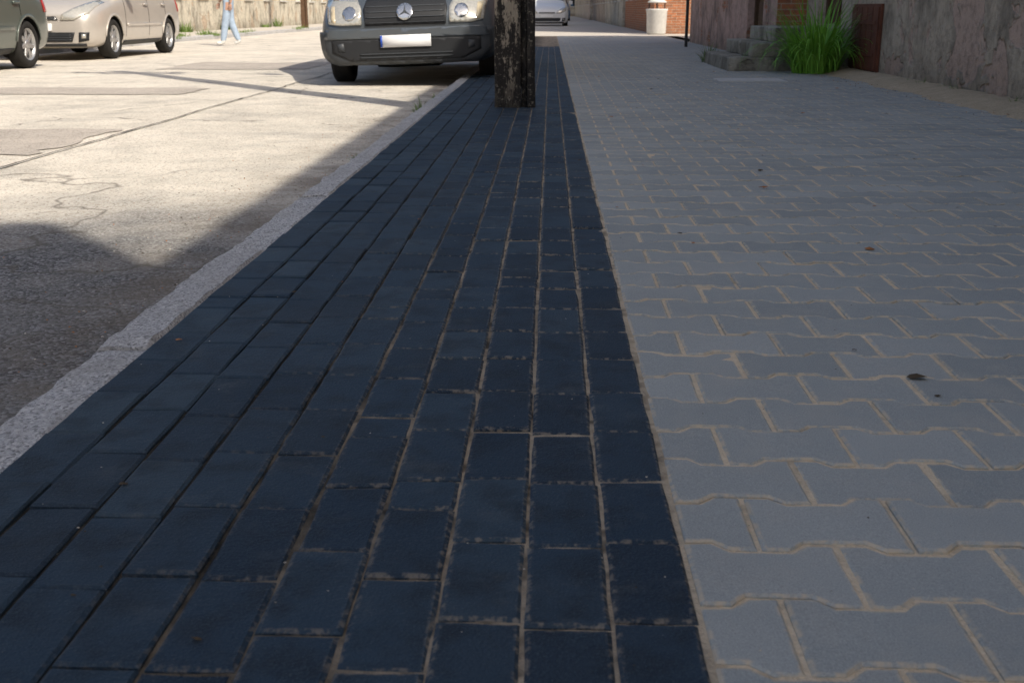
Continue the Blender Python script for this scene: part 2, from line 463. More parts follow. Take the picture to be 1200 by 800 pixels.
for u in (2.4,5.0,7.6,10.2,12.8): opsA+= [(u,u+1.05,1.55,3.0,'win'),(u,u+1.05,4.3,5.6,'win')]
opsA+=[(15.75,16.95,.50,2.75,'door'),(15.75,16.95,4.3,5.6,'win')]
building('plaster_house',3.4,-1,8,-2.0,15.6,H,M_plA,opsA)
building('plaster_house',3.4,-1,8,-12,-2.05,H,M_plC,parapet=7.85)
opsB=[(1.0,2.3,.03,2.5,'door'),(4.2,5.3,1.2,2.8,'win'),(6.6,7.7,1.2,2.8,'win'),(1.1,2.2,4.2,5.6,'win'),(4.2,5.3,4.2,5.6,'win'),(6.6,7.7,4.2,5.6,'win')]
building('pink_plaster_house',3.02,-1,8,15.65,25.2,H,M_plB,opsB,endmat=M_brick)
building('brick_house',3.0,-1,10,33.8,47,6,M_brick,None)
building('plaster_house',2.9,-1,10,47.1,62,6,M_plD)
building('plaster_house',2.9,-1,10,62.1,80,6,M_plA)
building('plaster_house',2.7,-1,10,80.1,128,7,M_plD)
building('plaster_house',-11.2,1,8,-6,14,4.0,M_plD)
building('plaster_house',-11.2,1,8,14.1,33,3.6,M_plC)
building('plaster_house',-11.2,1,8,33.1,50,4.2,M_plD)
building('plaster_house',-11.2,1,8,50.1,70,6,M_plD)
building('brick_house',-11.2,1,8,70.1,95,6,M_brick)
building('plaster_house',-11.2,1,8,95.1,128,6,M_plC)
e=empty('plaster_house')
facade(e,(-24,131,0),(1,0,0),(0,-1,0),46,7,[(k*2.8+1,k*2.8+2.1,z,z+1.6,'win') for k in range(16) for z in (1,4)],M_plD)
W=Acc(); W.box((-24,131.2,-.14),(22,140,7)); W.box((-24.3,130.7,7.002),(22.3,140.3,7.25)); W.obj('core_and_roof',M_roof,e)

# steps
st=Acc()
st.box((2.04,13.2,-.05),(3.0,15.3,.15)); st.box((2.30,13.27,.151),(3.0,15.2,.31)); st.box((2.58,13.34,.311),(3.0,15.12,.475))
st.box((3.001,13.25,-.05),(3.399,15.35,.47))
o=st.obj('stone_steps',M_stone,None,bevel=0)
bm=bmesh.new(); bm.from_mesh(o.data)
bmesh.ops.subdivide_edges(bm,edges=bm.edges[:],cuts=9,use_grid_fill=True)
for v in bm.verts:
    q=mnoise.noise_vector(v.co*4); v.co+=Vector((q.x*.022,q.y*.022,q.z*.014))
bm.to_mesh(o.data); bm.free()
b=o.modifiers.new('b','BEVEL'); b.width=.014; b.segments=2; b.limit_method='ANGLE'

M_rust=simple('rusty_steel',(.13,.05,.03),.85,.3,.1,.6,9)
h=Acc(); h.box((3.365,12.0,.03),(3.397,13.08,.73))
for k in range(5): h.box((3.352,12.03+k*.21,.06),(3.364,12.03+k*.21+.19,.70))
h.box((3.345,12.1,.2),(3.351,12.95,.24)); h.box((3.345,12.1,.52),(3.351,12.95,.56))
h.obj('rusty_hatch',M_rust,None,bevel=.003)
c=Acc(); c.box((1.66,11.25,-.02),(2.32,11.75,.004)); c.box((1.72,11.31,.0045),(2.26,11.69,.0085)); c.obj('inspection_cover',M_conc,None,bevel=.002)

# ---------------------------------------------------------------- utility pole
def pole(name,x,y,z,h,w,d,mat):
    e=empty(name,(x,y,z))
    bm=bmesh.new()
    def prism(x0,x1,y0,y1,t):
        n=60; rings=[]
        for i in range(n+1):
            zz=-.2+(h+.2)*i/n; k=1-(1-t)*max(0,zz)/h
            r=[]
            for (a,b) in ((x0,y0),(x1,y0),(x1,y1),(x0,y1)):
                q=mnoise.noise_vector(Vector((a*9,b*9,zz*6)))*.005
                r.append(bm.verts.new((a*k+q.x,b*k+q.y,zz)))
            rings.append(r)
        for r0,r1 in zip(rings,rings[1:]):
            for i in range(4): bm.faces.new((r0[i],r0[(i+1)%4],r1[(i+1)%4],r1[i]))
        bm.faces.new(rings[-1]); bm.faces.new(rings[0][::-1])
    prism(-w/2,w*.16,-d/2,d/2,.62)
    prism(w*.165,w*.30,-d*.30,d*.30,.62)
    prism(w*.305,w/2,-d/2,d/2,.62)
    me=bpy.data.meshes.new('shaft'); bm.to_mesh(me); bm.free(); me.materials.append(mat)
    o=link(bpy.data.objects.new('shaft',me),e)
    b=o.modifiers.new('b','BEVEL'); b.width=.012; b.segments=2; b.limit_method='ANGLE'
    a=Acc(); a.box((-.7,-.05,h-.55),(.7,.05,h-.45)); a.box((-.5,-.05,h-.95),(.5,.05,h-.85))
    for xx,zz in ((-.65,-.44),(-.3,-.44),(.3,-.44),(.65,-.44),(-.45,-.84),(.45,-.84)): a.box((xx-.03,-.03,h+zz),(xx+.03,.03,h+zz+.13))
    a.obj('crossarms',M_wood,e)
    return e
pole('utility_pole',-.25,8.25,0,8.2,.29,.24,M_pole)
pole('utility_pole',-9.35,44,.02,8.0,.24,.2,M_wood)

def cyl(name,p0,p1,r0,r1,mat,parent=None,n=16,smooth=True):
    p0=Vector(p0);p1=Vector(p1);d=(p1-p0); q=d.to_track_quat('Z','Y'); V=[];F=[]
    for p,r in ((p0,r0),(p1,r1)):
        for i in range(n):
            a=2*math.pi*i/n; V.append(tuple(p+q@Vector((r*math.cos(a),r*math.sin(a),0))))
    for i in range(n): F.append((i,(i+1)%n,n+(i+1)%n,n+i))
    F.append(tuple(range(n))[::-1]);F.append(tuple(range(n,2*n)))
    return mesh_obj(name,V,F,mat,parent)
M_post=simple('dark_steel',(.03,.032,.035),.5,.5,.4)
e=empty('traffic_sign',(2.56,21.9,0)); cyl('post',(0,0,-.05),(0,0,2.9),.03,.03,M_post,e); cyl('plate',(0,-.04,2.6),(0,-.052,2.6),.3,.3,M_white,e,32)
e=empty('litter_bin',(3.0,33.0,0))
def lathe(name,prof,mat,parent=None,n=40,axis='z',smooth=True):
    V=[];F=[];m=len(prof)
    for i in range(n):
        a=2*math.pi*i/n;c_,s_=math.cos(a),math.sin(a)
        for r,z in prof:
            V.append((r*c_,r*s_,z) if axis=='z' else (z,r*c_,r*s_))
    for i in range(n):
        for k in range(m-1):
            a=i*m+k;b=((i+1)%n)*m+k; F.append((a,b,b+1,a+1))
    return mesh_obj(name,V,F,mat,parent,smooth=smooth)
lathe('bin_body',[(0,0),(.24,0),(.27,.05),(.29,.62),(.31,.66),(.31,.70),(.26,.70),(.25,.4),(0,.4)],M_conc,e)
lathe('bin_lid',[(.0,.98),(.12,.97),(.26,.90),(.27,.86),(.0,.85)],M_white,e)
for a in (0,1.57,3.14,4.71): cyl('lid_post',(.22*math.cos(a),.22*math.sin(a),.68),(.22*math.cos(a),.22*math.sin(a),.88),.015,.015,M_post,e,8)

# ---------------------------------------------------------------- plants
M_leaf=NB('grass_leaf',.5,.35)
M_leaf.col(M_leaf.mix(M_leaf.noise(9,3),(.06,.22,.015),(.28,.56,.07))); M_leaf=M_leaf.m
M_weed=NB('weed_leaf',.6,.3); M_weed.col(M_weed.mix(M_weed.noise(20,3),(.05,.12,.02),(.20,.28,.06))); M_weed=M_weed.m
def tuft(name,loc,n,h,spread,width,mat,lean=.8):
    V=[];F=[]
    for _ in range(n):
        a=R(0,2*math.pi); rr=spread*.25*math.sqrt(random.random()); bx=rr*math.cos(a);by=rr*math.sin(a)
        a+=R(-.7,.7); L=h*R(.4,1.1); ln=R(.12,1)*lean; w=width*R(.6,1.2)
        seg=7; x,y,z=bx,by,0; th=math.pi/2-ln*.25
        side=Vector((-math.sin(a),math.cos(a),0)); i0=len(V)
        for k in range(seg+1):
            t=k/seg; ww=w*(1-t**2.2)*(.6+.8*t if t<.4 else .92)*.5+.0004
            V.append((x+side.x*ww,y+side.y*ww,z)); V.append((x-side.x*ww,y-side.y*ww,z))
            th-=ln*(.15+.5*t)/1.6
            x+=math.cos(th)*math.cos(a)*L/seg; y+=math.cos(th)*math.sin(a)*L/seg; z+=math.sin(th)*L/seg
        for k in range(seg):
            q=i0+2*k; F.append((q,q+1,q+3,q+2))
    o=mesh_obj(name,V,F,mat,smooth=True); o.location=loc; return o
tuft('daylily_plant',(2.93,12.82,.0),520,.92,1.0,.020,M_leaf,1.6)
tuft('weed_tuft',(2.12,15.5,.0),90,.28,.35,.014,M_weed,1.4)
tuft('weed_tuft',(2.85,17.2,.0),60,.2,.4,.012,M_weed,1.4)
for (x,y,hh) in ((-.97,8.6,.07),(-.96,8.3,.03),(-.96,9.6,.04),(-.955,5.6,.0)):
    tuft('weed_tuft',(x,y,ZR),40,hh+.07,.12,.006,M_weed,1.3)
for k in range(14):
    tuft('weed_tuft',(R(-9.4,-8.95),R(20,48),.0),70,R(.1,.3),.9,.015,M_weed,1.5)
for k in range(8): tuft('weed_tuft',(-11.05,R(22,48),.02),90,R(.2,.5),.9,.02,M_weed,1.3)
for k in range(9): tuft('weed_tuft',(R(3.25,3.36),R(5,12),.02),16,R(.04,.12),.15,.006,M_weed,1.5)

def litter(name,pts,mats,smin,smax,thick=.3):
    V=[];F=[];mi=[]
    for (x,y,z) in pts:
        s_=R(smin,smax); n=random.randint(5,7); i0=len(V); a0=R(0,6)
        for k in range(n):
            a=a0+2*math.pi*k/n; r=s_*R(.5,1); V.append((x+r*math.cos(a),y+r*math.sin(a)*.7,z+.0006+R(0,s_*thick)))
        V.append((x,y,z+s_*thick*1.4)); c_=len(V)-1; m=random.randrange(len(mats))
        for k in range(n): F.append((i0+k,i0+(k+1)%n,c_)); mi.append(m)
    return mesh_obj(name,V,F,mats,None,mi)
M_l1=simple('dry_leaf',(.34,.15,.06),.8); M_l2=simple('dark_leaf',(.07,.05,.03),.8); M_l3=simple('pale_grit',(.5,.45,.38),.9)
litter('leaf_litter',[(R(-.8,3),1+14*random.random()**1.3,.001) for _ in range(120)],[M_l1,M_l2,M_l2],.003,.011)
litter('leaf_litter',[(R(-.3,3),2+12*random.random(),.002) for _ in range(22)],[M_l1,M_l2,M_l1],.012,.024)
litter('grit',[(R(-.8,3),.9+12*random.random()**1.5,.001) for _ in range(1100)],[M_l3,M_l2,M_l3],.0008,.0028,.6)
litter('grit',[((lambda x,y:(x,y,road_z(x,y)+.002))(-.95-abs(random.gauss(0,.35)),R(1,14))) for _ in range(1500)],[M_l3,M_l2,M_l1],.001,.0055,.7)
litter('grit',[(R(2.75,3.3),R(4,14),.006) for _ in range(600)],[M_l3,M_l2,M_l1],.002,.010,.6)

# ---------------------------------------------------------------- vehicles
M_tyre=simple('tyre_rubber',(.022,.021,.02),.85,.2,0,.3,20)
M_rim=simple('alloy_rim',(.42,.42,.42),.35,.5,.7,.15,10)
M_plast=simple('black_plastic',(.015,.016,.018),.55,.4,0,.25,10)
M_gplast=simple('grey_plastic',(.045,.05,.056),.5,.4,0,.15,10)
M_arch=simple('arch_dark',(.008,.008,.008),.9,.1)
M_cgl=simple('car_glass',(.012,.014,.016),.04,.7)
M_lamp=simple('lamp_lens',(.50,.48,.42),.12,.7,.35,.3,40,coat=1)
M_amber=simple('indicator_lens',(.52,.44,.30),.2,.6)
M_redl=simple('red_lens',(.35,.02,.02),.2,.6)
M_chrome=simple('chrome',(.6,.6,.6),.2,.5,.9)
M_plate=simple('number_plate',(.78,.78,.78),.5,.3,0,.04)
M_blue=simple('plate_blue',(.03,.08,.4),.5)
def paint(name,c,metal=.5): 
    n=NB(name,.35,.5,metal)
    c2=tuple(x*.8+.02 for x in c); n.col(n.mix(n.ramp(n.noise(6,4,.7),[(.45,0),(.75,.5)]),c,c2))
    n.b.inputs['Coat Weight'].default_value=.8; n.b.inputs['Coat Roughness'].default_value=.08
    return n.m
def wheel(parent,x,y,r,w,sgn,spokes=7):
    e=bpy.data.objects.new('wheel',None); e.location=(x,y,r); link(e,parent)
    lathe('tyre',[(r*.66,-w/2+.02),(r*.70,-w/2),(r*.9,-w/2-.004),(r*.98,-w/2+.02),(r,-w/2+.045),(r,0),(r,w/2-.045),(r*.98,w/2-.02),(r*.9,w/2+.004),(r*.70,w/2),(r*.66,w/2-.02),(r*.66,-w/2+.02)],M_tyre,e,48,'x')
    s=sgn
    lathe('rim_barrel',[(r*.67,s*w*.46),(r*.64,s*w*.44),(r*.60,s*w*.25),(r*.60,-s*w*.4)],M_rim,e,48,'x')
    lathe('brake_disc',[(0,s*w*.02),(r*.42,s*w*.02),(r*.42,-s*w*.05),(r*.6,-s*w*.1)],M_arch,e,32,'x')
    a=Acc()
    for k in range(spokes):
        M=Matrix.Rotation(2*math.pi*k/spokes,4,'X')
        x0,x1=sorted((s*w*.22,s*w*.36))
        i=len(a.v)
        P=[(x0,-.035,r*.1),(x1,-.035,r*.1),(x1,.035,r*.1),(x0,.035,r*.1),(x0,-.022,r*.64),(x1,-.022,r*.64),(x1,.022,r*.64),(x0,.022,r*.64)]
        a.v+=[tuple(M@Vector(p)) for p in P]
        for q in ((0,3,2,1),(4,5,6,7),(0,1,5,4),(1,2,6,5),(2,3,7,6),(3,0,4,7)): a.f.append(tuple(i+t for t in q)); a.mi.append(0)
    a.obj('spokes',M_rim,e,bevel=.006)
    lathe('hub',[(0,s*w*.42),(r*.12,s*w*.42),(r*.2,s*w*.36),(r*.2,s*w*.1)],M_rim,e,24,'x')
def vehicle(name,st,wheels,wr,ww,xw,paintmat,loc,rot,glass,details,archr,scale=1):
    e=empty(name,loc,rot); e.scale=(scale,)*3
    V=[];F=[];mi=[]; k=8; n=2*k-2
    for (y,w,zb,zm,bz,wrf,rf) in st:
        half=[(0,zb),(.82*w,zb),(.97*w,zb+.07),(w,zm),(w*.985,bz),(wrf,rf-.06),(wrf*.75,rf),(0,rf+.02)]
        ring=half+[(-x,z) for x,z in half[-2:0:-1]]
        V+=[(x,y,z) for x,z in ring]
    for i in range(len(st)-1):
        for j in range(n):
            a=i*n+j;b=i*n+(j+1)%n; F.append((a,b,b+n,a+n))
            lvl=j if j<k-1 else n-1-j
            mi.append(1 if glass(i,lvl) else 0)
    for base in (0,(len(st)-1)*n):
        for j in range(k-1):
            r0=base+j;r1=base+j+1;l0=base+(n-j)%n;l1=base+(n-j-1)%n
            f2=[]
            for q in [r0,r1,l1,l0]:
                if q not in f2: f2.append(q)
            F.append(tuple(f2)); mi.append(0)
    tmp=mesh_obj('tmp',V,F,[paintmat,M_cgl,M_arch],None,mi,True)
    bm=bmesh.new(); bm.from_mesh(tmp.data); bmesh.ops.recalc_face_normals(bm,faces=bm.faces[:]); bm.to_mesh(tmp.data); bm.free()
    ss=tmp.modifiers.new('s','SUBSURF'); ss.levels=3; ss.render_levels=3
    cuts=[]
    for wy in wheels:
        for sg in (1,-1):
            c_=cyl('cut',(sg*.5,wy,wr),(sg*1.4,wy,wr),archr,archr,[M_arch]*3,None,40)
            c_.data.polygons.foreach_set('material_index',[2]*len(c_.data.polygons)); c_.data.update(); cuts.append(c_)
            bo=tmp.modifiers.new('b','BOOLEAN'); bo.object=c_; bo.solver='EXACT'; bo.operation='DIFFERENCE'
    dg=bpy.context.evaluated_depsgraph_get(); dg.update()
    me=bpy.data.meshes.new_from_object(tmp.evaluated_get(dg)); 
    bpy.data.objects.remove(tmp)
    for c_ in cuts: bpy.data.objects.remove(c_)
    body=link(bpy.data.objects.new('body',me),e)
    bv=BVHTree.FromPolygons([v.co for v in me.vertices],[p.vertices[:] for p in me.polygons])
    def patch(pname,ol,axis,mat,off=.004,thick=.006,sgn=1,cut=.06):
        bm=bmesh.new(); bm.faces.new([bm.verts.new((u,z,0)) for u,z in ol])
        bmesh.ops.triangulate(bm,faces=bm.faces[:])
        for _ in range(5):
            es=[q for q in bm.edges if q.calc_length()>cut]
            if not es: break
            bmesh.ops.subdivide_edges(bm,edges=es,cuts=1); bmesh.ops.triangulate(bm,faces=[f for f in bm.faces if len(f.verts)>3])
        for v in bm.verts:
            u,z=v.co.x,v.co.y
            if axis=='front': o_=Vector((u,-2,z)); d_=Vector((0,1,0))
            elif axis=='rear': o_=Vector((u,9,z)); d_=Vector((0,-1,0))
            else: o_=Vector((sgn*3,u,z)); d_=Vector((-sgn,0,0))
            h_=bv.ray_cast(o_,d_,6)
            if h_[0] is None or (axis=='side' and abs(h_[0].x)<.6):
                h_=bv.find_nearest(o_+d_*2.1)
            v.co=h_[0]-d_*off
        me2=bpy.data.meshes.new(pname); bm.normal_update(); bm.to_mesh(me2); bm.free(); me2.materials.append(mat)
        o=link(bpy.data.objects.new(pname,me2),e)
        s_=o.modifiers.new('s','SOLIDIFY'); s_.thickness=thick; s_.offset=0
        for p in me2.polygons: p.use_smooth=True
        return o
    for wy in wheels:
        for sg in (1,-1): wheel(e,sg*xw,wy,wr,ww,sg)
    details(e,patch,paintmat)
    return e
def mirror(ol): return [(-x,z) for x,z in ol][::-1]
def rect(a,b,c,d): return [(a,c),(b,c),(b,d),(a,d)]
def ring_patch(cy,cz,r0,r1,a0=0,a1=math.pi,n=18):
    return [(cy+r1*math.cos(a0+(a1-a0)*i/n),cz+r1*math.sin(a0+(a1-a0)*i/n)) for i in range(n+1)]+[(cy+r0*math.cos(a1-(a1-a0)*i/n),cz+r0*math.sin(a1-(a1-a0)*i/n)) for i in range(n+1)]

ST_MPV=[(0,.66,.24,.42,.56,.58,.66),(.05,.80,.20,.45,.64,.68,.76),(.22,.90,.17,.5,.74,.76,.86),(.55,.925,.17,.52,.83,.78,.96),(.95,.93,.17,.55,.91,.78,1.04),
 (1.12,.93,.17,.55,.94,.76,1.12),(1.85,.93,.17,.55,.97,.66,1.56),(2.45,.93,.17,.55,.98,.65,1.66),(2.55,.93,.17,.55,.98,.65,1.66),(3.3,.93,.17,.55,1.0,.64,1.64),(3.85,.92,.18,.55,1.0,.62,1.55),
 (4.15,.90,.2,.55,.98,.6,1.2),(4.3,.84,.24,.5,.85,.62,1.0),(4.34,.7,.3,.5,.75,.55,.88)]
def gl_mpv(i,l):
    if l==4 and i in (6,8,9): return True
    if l>=5 and i in (5,10): return True
    return False
def det_mpv(wf,wb,R_=.36):
    def f(e,patch,pm):
        hl=[(.40,.60),(.60,.60),(.80,.70),(.86,.86),(.80,.90),(.55,.76),(.42,.68)]
        patch('headlight',hl,'front',M_lamp,.010,.012); patch('headlight',mirror(hl),'front',M_lamp,.010,.012)
        patch('grille',[(-.36,.60),(.36,.60),(.33,.655),(-.33,.655)],'front',M_plast,.006,.01)
        for k in range(2): patch('grille_bar',rect(-.34,.34,.612+k*.02,.618+k*.02),'front',M_chrome,.012,.006)
        patch('lower_intake',[(-.55,.28),(.55,.28),(.60,.42),(-.60,.42)],'front',M_plast,.006,.01)
        for k in range(3): patch('intake_bar',rect(-.54,.54,.305+k*.035,.315+k*.035),'front',M_gplast,.014,.008)
        fl=[(.64,.27),(.78,.30),(.80,.42),(.66,.42)]
        patch('fog_lamp',fl,'front',M_plast,.006,.01); patch('fog_lamp',mirror(fl),'front',M_plast,.006,.01)
        c2=[(.69,.33),(.75,.33),(.76,.39),(.70,.39)]
        patch('fog_lens',c2,'front',M_lamp,.016,.008); patch('fog_lens',mirror(c2),'front',M_lamp,.016,.008)
        patch('number_plate',rect(-.26,.26,.44,.55),'front',M_plate,.016,.01)
        patch('bumper_lip',[(-.72,.215),(.72,.215),(.74,.25),(-.74,.25)],'front',M_plast,.012,.02)
        for s in (1,-1):
            for yy in (1.32,2.42,3.3):
                patch('door_seam',[(yy-.005,.27),(yy+.005,.27),(yy+.02,.93),(yy+.008,.93)],'side',M_arch,.0015,.002,s,.12)
            patch('sill',[(wf+.42,.20),(wb-.42,.20),(wb-.42,.27),(wf+.42,.27)],'side',M_plast,.008,.012,s,.12)
            patch('side_moulding',[(1.36,.50),(wb-.45,.50),(wb-.45,.545),(1.36,.545)],'side',pm,.012,.014,s,.12)
            for yy in (2.2,3.1): patch('door_handle',rect(yy,yy+.17,.83,.86),'side',pm,.025,.02,s)
            for cy in (wf,wb): patch('arch_lip',ring_patch(cy,.31,R_+.002,R_+.028,.12,math.pi-.12),'side',pm,.008,.012,s,.05)
            m=Acc(); a0,a1=sorted((s*.95,s*1.12)); m.box((a0,1.35,.98),(a1,1.47,1.13)); m.obj('mirror',pm,e,bevel=.03)
            tl=[(4.06,.72),(4.25,.72),(4.2,1.02),(4.05,1.05)]
            patch('tail_lamp',tl,'side',M_redl,.008,.01,s)
        patch('rear_plate',rect(-.26,.26,.6,.71),'rear',M_plate,.014,.01)
    return f
M_silver=paint('silver_beige_paint',(.52,.48,.43),.35); M_green=paint('dark_green_paint',(.09,.11,.095),.3); M_wpaint=paint('white_car_paint',(.7,.7,.7),.0)
M_bpaint=paint('blue_paint',(.03,.12,.25),.3); M_van=paint('grey_van_paint',(.085,.10,.115),.35)
def mpv(name,pm,x,y):
    vehicle(name,ST_MPV,(.84,3.50),.31,.2,.80,pm,(x,y,ZR+.0),(0,0,0),gl_mpv,det_mpv(.84,3.5),.36)
mpv('parked_car',M_silver,-7.85,17.45)
mpv('parked_car',M_green,-7.85,11.72)
mpv('parked_car',M_wpaint,-.15,50)
mpv('parked_car',M_bpaint,.35,74)
mpv('parked_car',M_bpaint,-7.85,60)

ST_VAN=[(0,.74,.25,.42,.57,.66,.70),(.04,.88,.22,.45,.60,.74,.78),(.18,.95,.21,.5,.70,.80,.92),(.5,.97,.22,.52,.86,.84,1.06),(.85,.98,.23,.55,1.02,.86,1.18),
 (1.05,.98,.23,.55,1.12,.86,1.32),(1.75,.98,.23,.6,1.2,.84,2.15),(2.1,.98,.23,.6,1.2,.84,2.38),(2.2,.98,.23,.6,1.2,.84,2.4),(4,.98,.25,.6,1.2,.84,2.45),(5.3,.98,.25,.6,1.2,.84,2.42),(5.42,.96,.27,.6,1.2,.82,2.38),(5.45,.9,.3,.6,1.2,.76,2.3)]
def gl_van(i,l):
    return (l>=5 and i==5) or (l==4 and i==6)
def det_van(e,patch,pm):
    patch('front_bumper',[(-.80,.24),(.80,.24),(.90,.36),(.90,.56),(.60,.595),(-.60,.595),(-.90,.56),(-.90,.36)],'front',M_gplast,.030,.035,cut=.07)
    patch('bumper_strip',[(-.88,.50),(.88,.50),(.86,.60),(-.86,.60)],'front',pm,.052,.02)
    hl=[(.47,.64),(.70,.635),(.83,.66),(.87,.86),(.80,.92),(.52,.90),(.47,.80)]
    for q in (hl,mirror(hl)): patch('headlight',q,'front',M_lamp,.012,.014)
    rr=[(.75,.66),(.80,.68),(.83,.84),(.77,.84)]
    for q in (rr,mirror(rr)): patch('indicator',q,'front',M_amber,.021,.006)
    for s in (1,-1):
        patch('headlight_bowl',[(s*.60+.075*math.cos(t*.524),.76+.075*math.sin(t*.524)) for t in range(12)],'front',M_chrome,.022,.006,cut=.04)
    patch('grille',[(-.43,.63),(.43,.63),(.45,.80),(.42,.90),(-.42,.90),(-.45,.80)],'front',M_plast,.010,.012)
    for k in range(4): patch('grille_bar',rect(-.42,.42,.655+k*.055,.662+k*.055),'front',M_gplast,.020,.010)
    patch('badge_ring',ring_patch(0,.765,.074,.086,0,2*math.pi-.001,28),'front',M_chrome,.036,.010,cut=.03)
    for a in (90,210,330):
        t=math.radians(a); c_,s_=math.cos(t),math.sin(t)
        patch('badge_spoke',[(-s_*.012,.765+c_*.012),(s_*.012,.765-c_*.012),(c_*.072,.765+s_*.072)],'front',M_gplast,.042,.008,cut=.04)
    patch('lower_intake',[(-.60,.27),(.60,.27),(.80,.36),(.80,.49),(-.80,.49),(-.80,.36)],'front',M_plast,.050,.008)
    for k in range(2): patch('intake_bar',rect(-.50,.50,.30+k*.035,.31+k*.035),'front',M_gplast,.060,.010)
    for s in (1,-1):
        f=[(.66,.37),(.73,.38),(.74,.45),(.67,.46)]; f=f if s>0 else mirror(f)
        patch('fog_lens',f,'front',M_gplast,.058,.006)
    patch('number_plate',rect(-.27,.27,.405,.53),'front',M_plate,.072,.008,cut=.3)
    patch('plate_band',rect(-.27,-.25,.408,.527),'front',M_blue,.078,.004,cut=.3)
    for s in (1,-1):
        patch('bumper_side',[(.02,.24),(.52,.24),(.52,.58),(.02,.58)],'side',M_gplast,.02,.02,s)
        patch('door_seam',rect(1.25,1.262,.3,1.2),'side',M_arch,.002,.003,s); patch('door_seam',rect(2.2,2.212,.3,2.2),'side',M_arch,.002,.003,s)
        patch('side_moulding',rect(1.4,3.9,.55,.64),'side',M_plast,.02,.02,s,.15)
        patch('arch_lip',ring_patch(.95,.34,.405,.45,.1,math.pi-.1),'side',M_plast,.012,.016,s,.06)
        m=Acc(); a0,a1=sorted((s*1.02,s*1.22)); m.box((a0,1.25,1.25),(a1,1.37,1.6)); m.obj('mirror',M_plast,e,bevel=.03)
        patch('wiper' ,[(s*.1-.01,1.42),(s*.1+.01,1.42),(s*.5+.01,1.46),(s*.5-.01,1.46)],'front',M_plast,.03,.015)
    cyl('front_axle',(-.75,.95,.30),(.75,.95,.30),.05,.05,M_arch,e)
    a=Acc(); a.box((-.3,.6,.17),(.3,1.2,.26)); a.obj('engine_undertray',M_arch,e,bevel=.02)
vehicle('delivery_van',ST_VAN,(.95,4.45),.34,.215,.84,M_van,(-1.43,11.6,ZR+.015),(0,math.radians(-2.0),math.radians(.6)),gl_van,det_van,.40,.94)

# ---------------------------------------------------------------- person
M_jeans=simple('light_jeans',(.32,.40,.50),.9,.2,0,.25,14); M_top=simple('dark_top',(.04,.045,.06),.9); M_skin=simple('skin',(.42,.25,.18),.6,.35,0,.08)
M_shoe=simple('white_shoes',(.6,.6,.58),.7); M_hair=simple('brown_hair',(.06,.035,.02),.6,.4,0,.4,40)
def skin_mesh(name,pts,edges,parent,root=0,mats=(M_skin,),sub=2):
    me=bpy.data.meshes.new(name); me.from_pydata([p[0] for p in pts],edges,[]); o=link(bpy.data.objects.new(name,me))
    o.modifiers.new('s','SKIN')
    for i,p in enumerate(pts):
        r=p[1]; r=(r,r) if not isinstance(r,tuple) else r
        me.skin_vertices[0].data[i].radius=r
    me.skin_vertices[0].data[root].use_root=True
    ss=o.modifiers.new('u','SUBSURF'); ss.levels=sub; ss.render_levels=sub
    dg=bpy.context.evaluated_depsgraph_get(); dg.update()
    m2=bpy.data.meshes.new_from_object(o.evaluated_get(dg)); bpy.data.objects.remove(o)
    m2.materials.clear()
    for m in mats: m2.materials.append(m)
    for p in m2.polygons: p.use_smooth=True
    return link(bpy.data.objects.new(name,m2),parent)
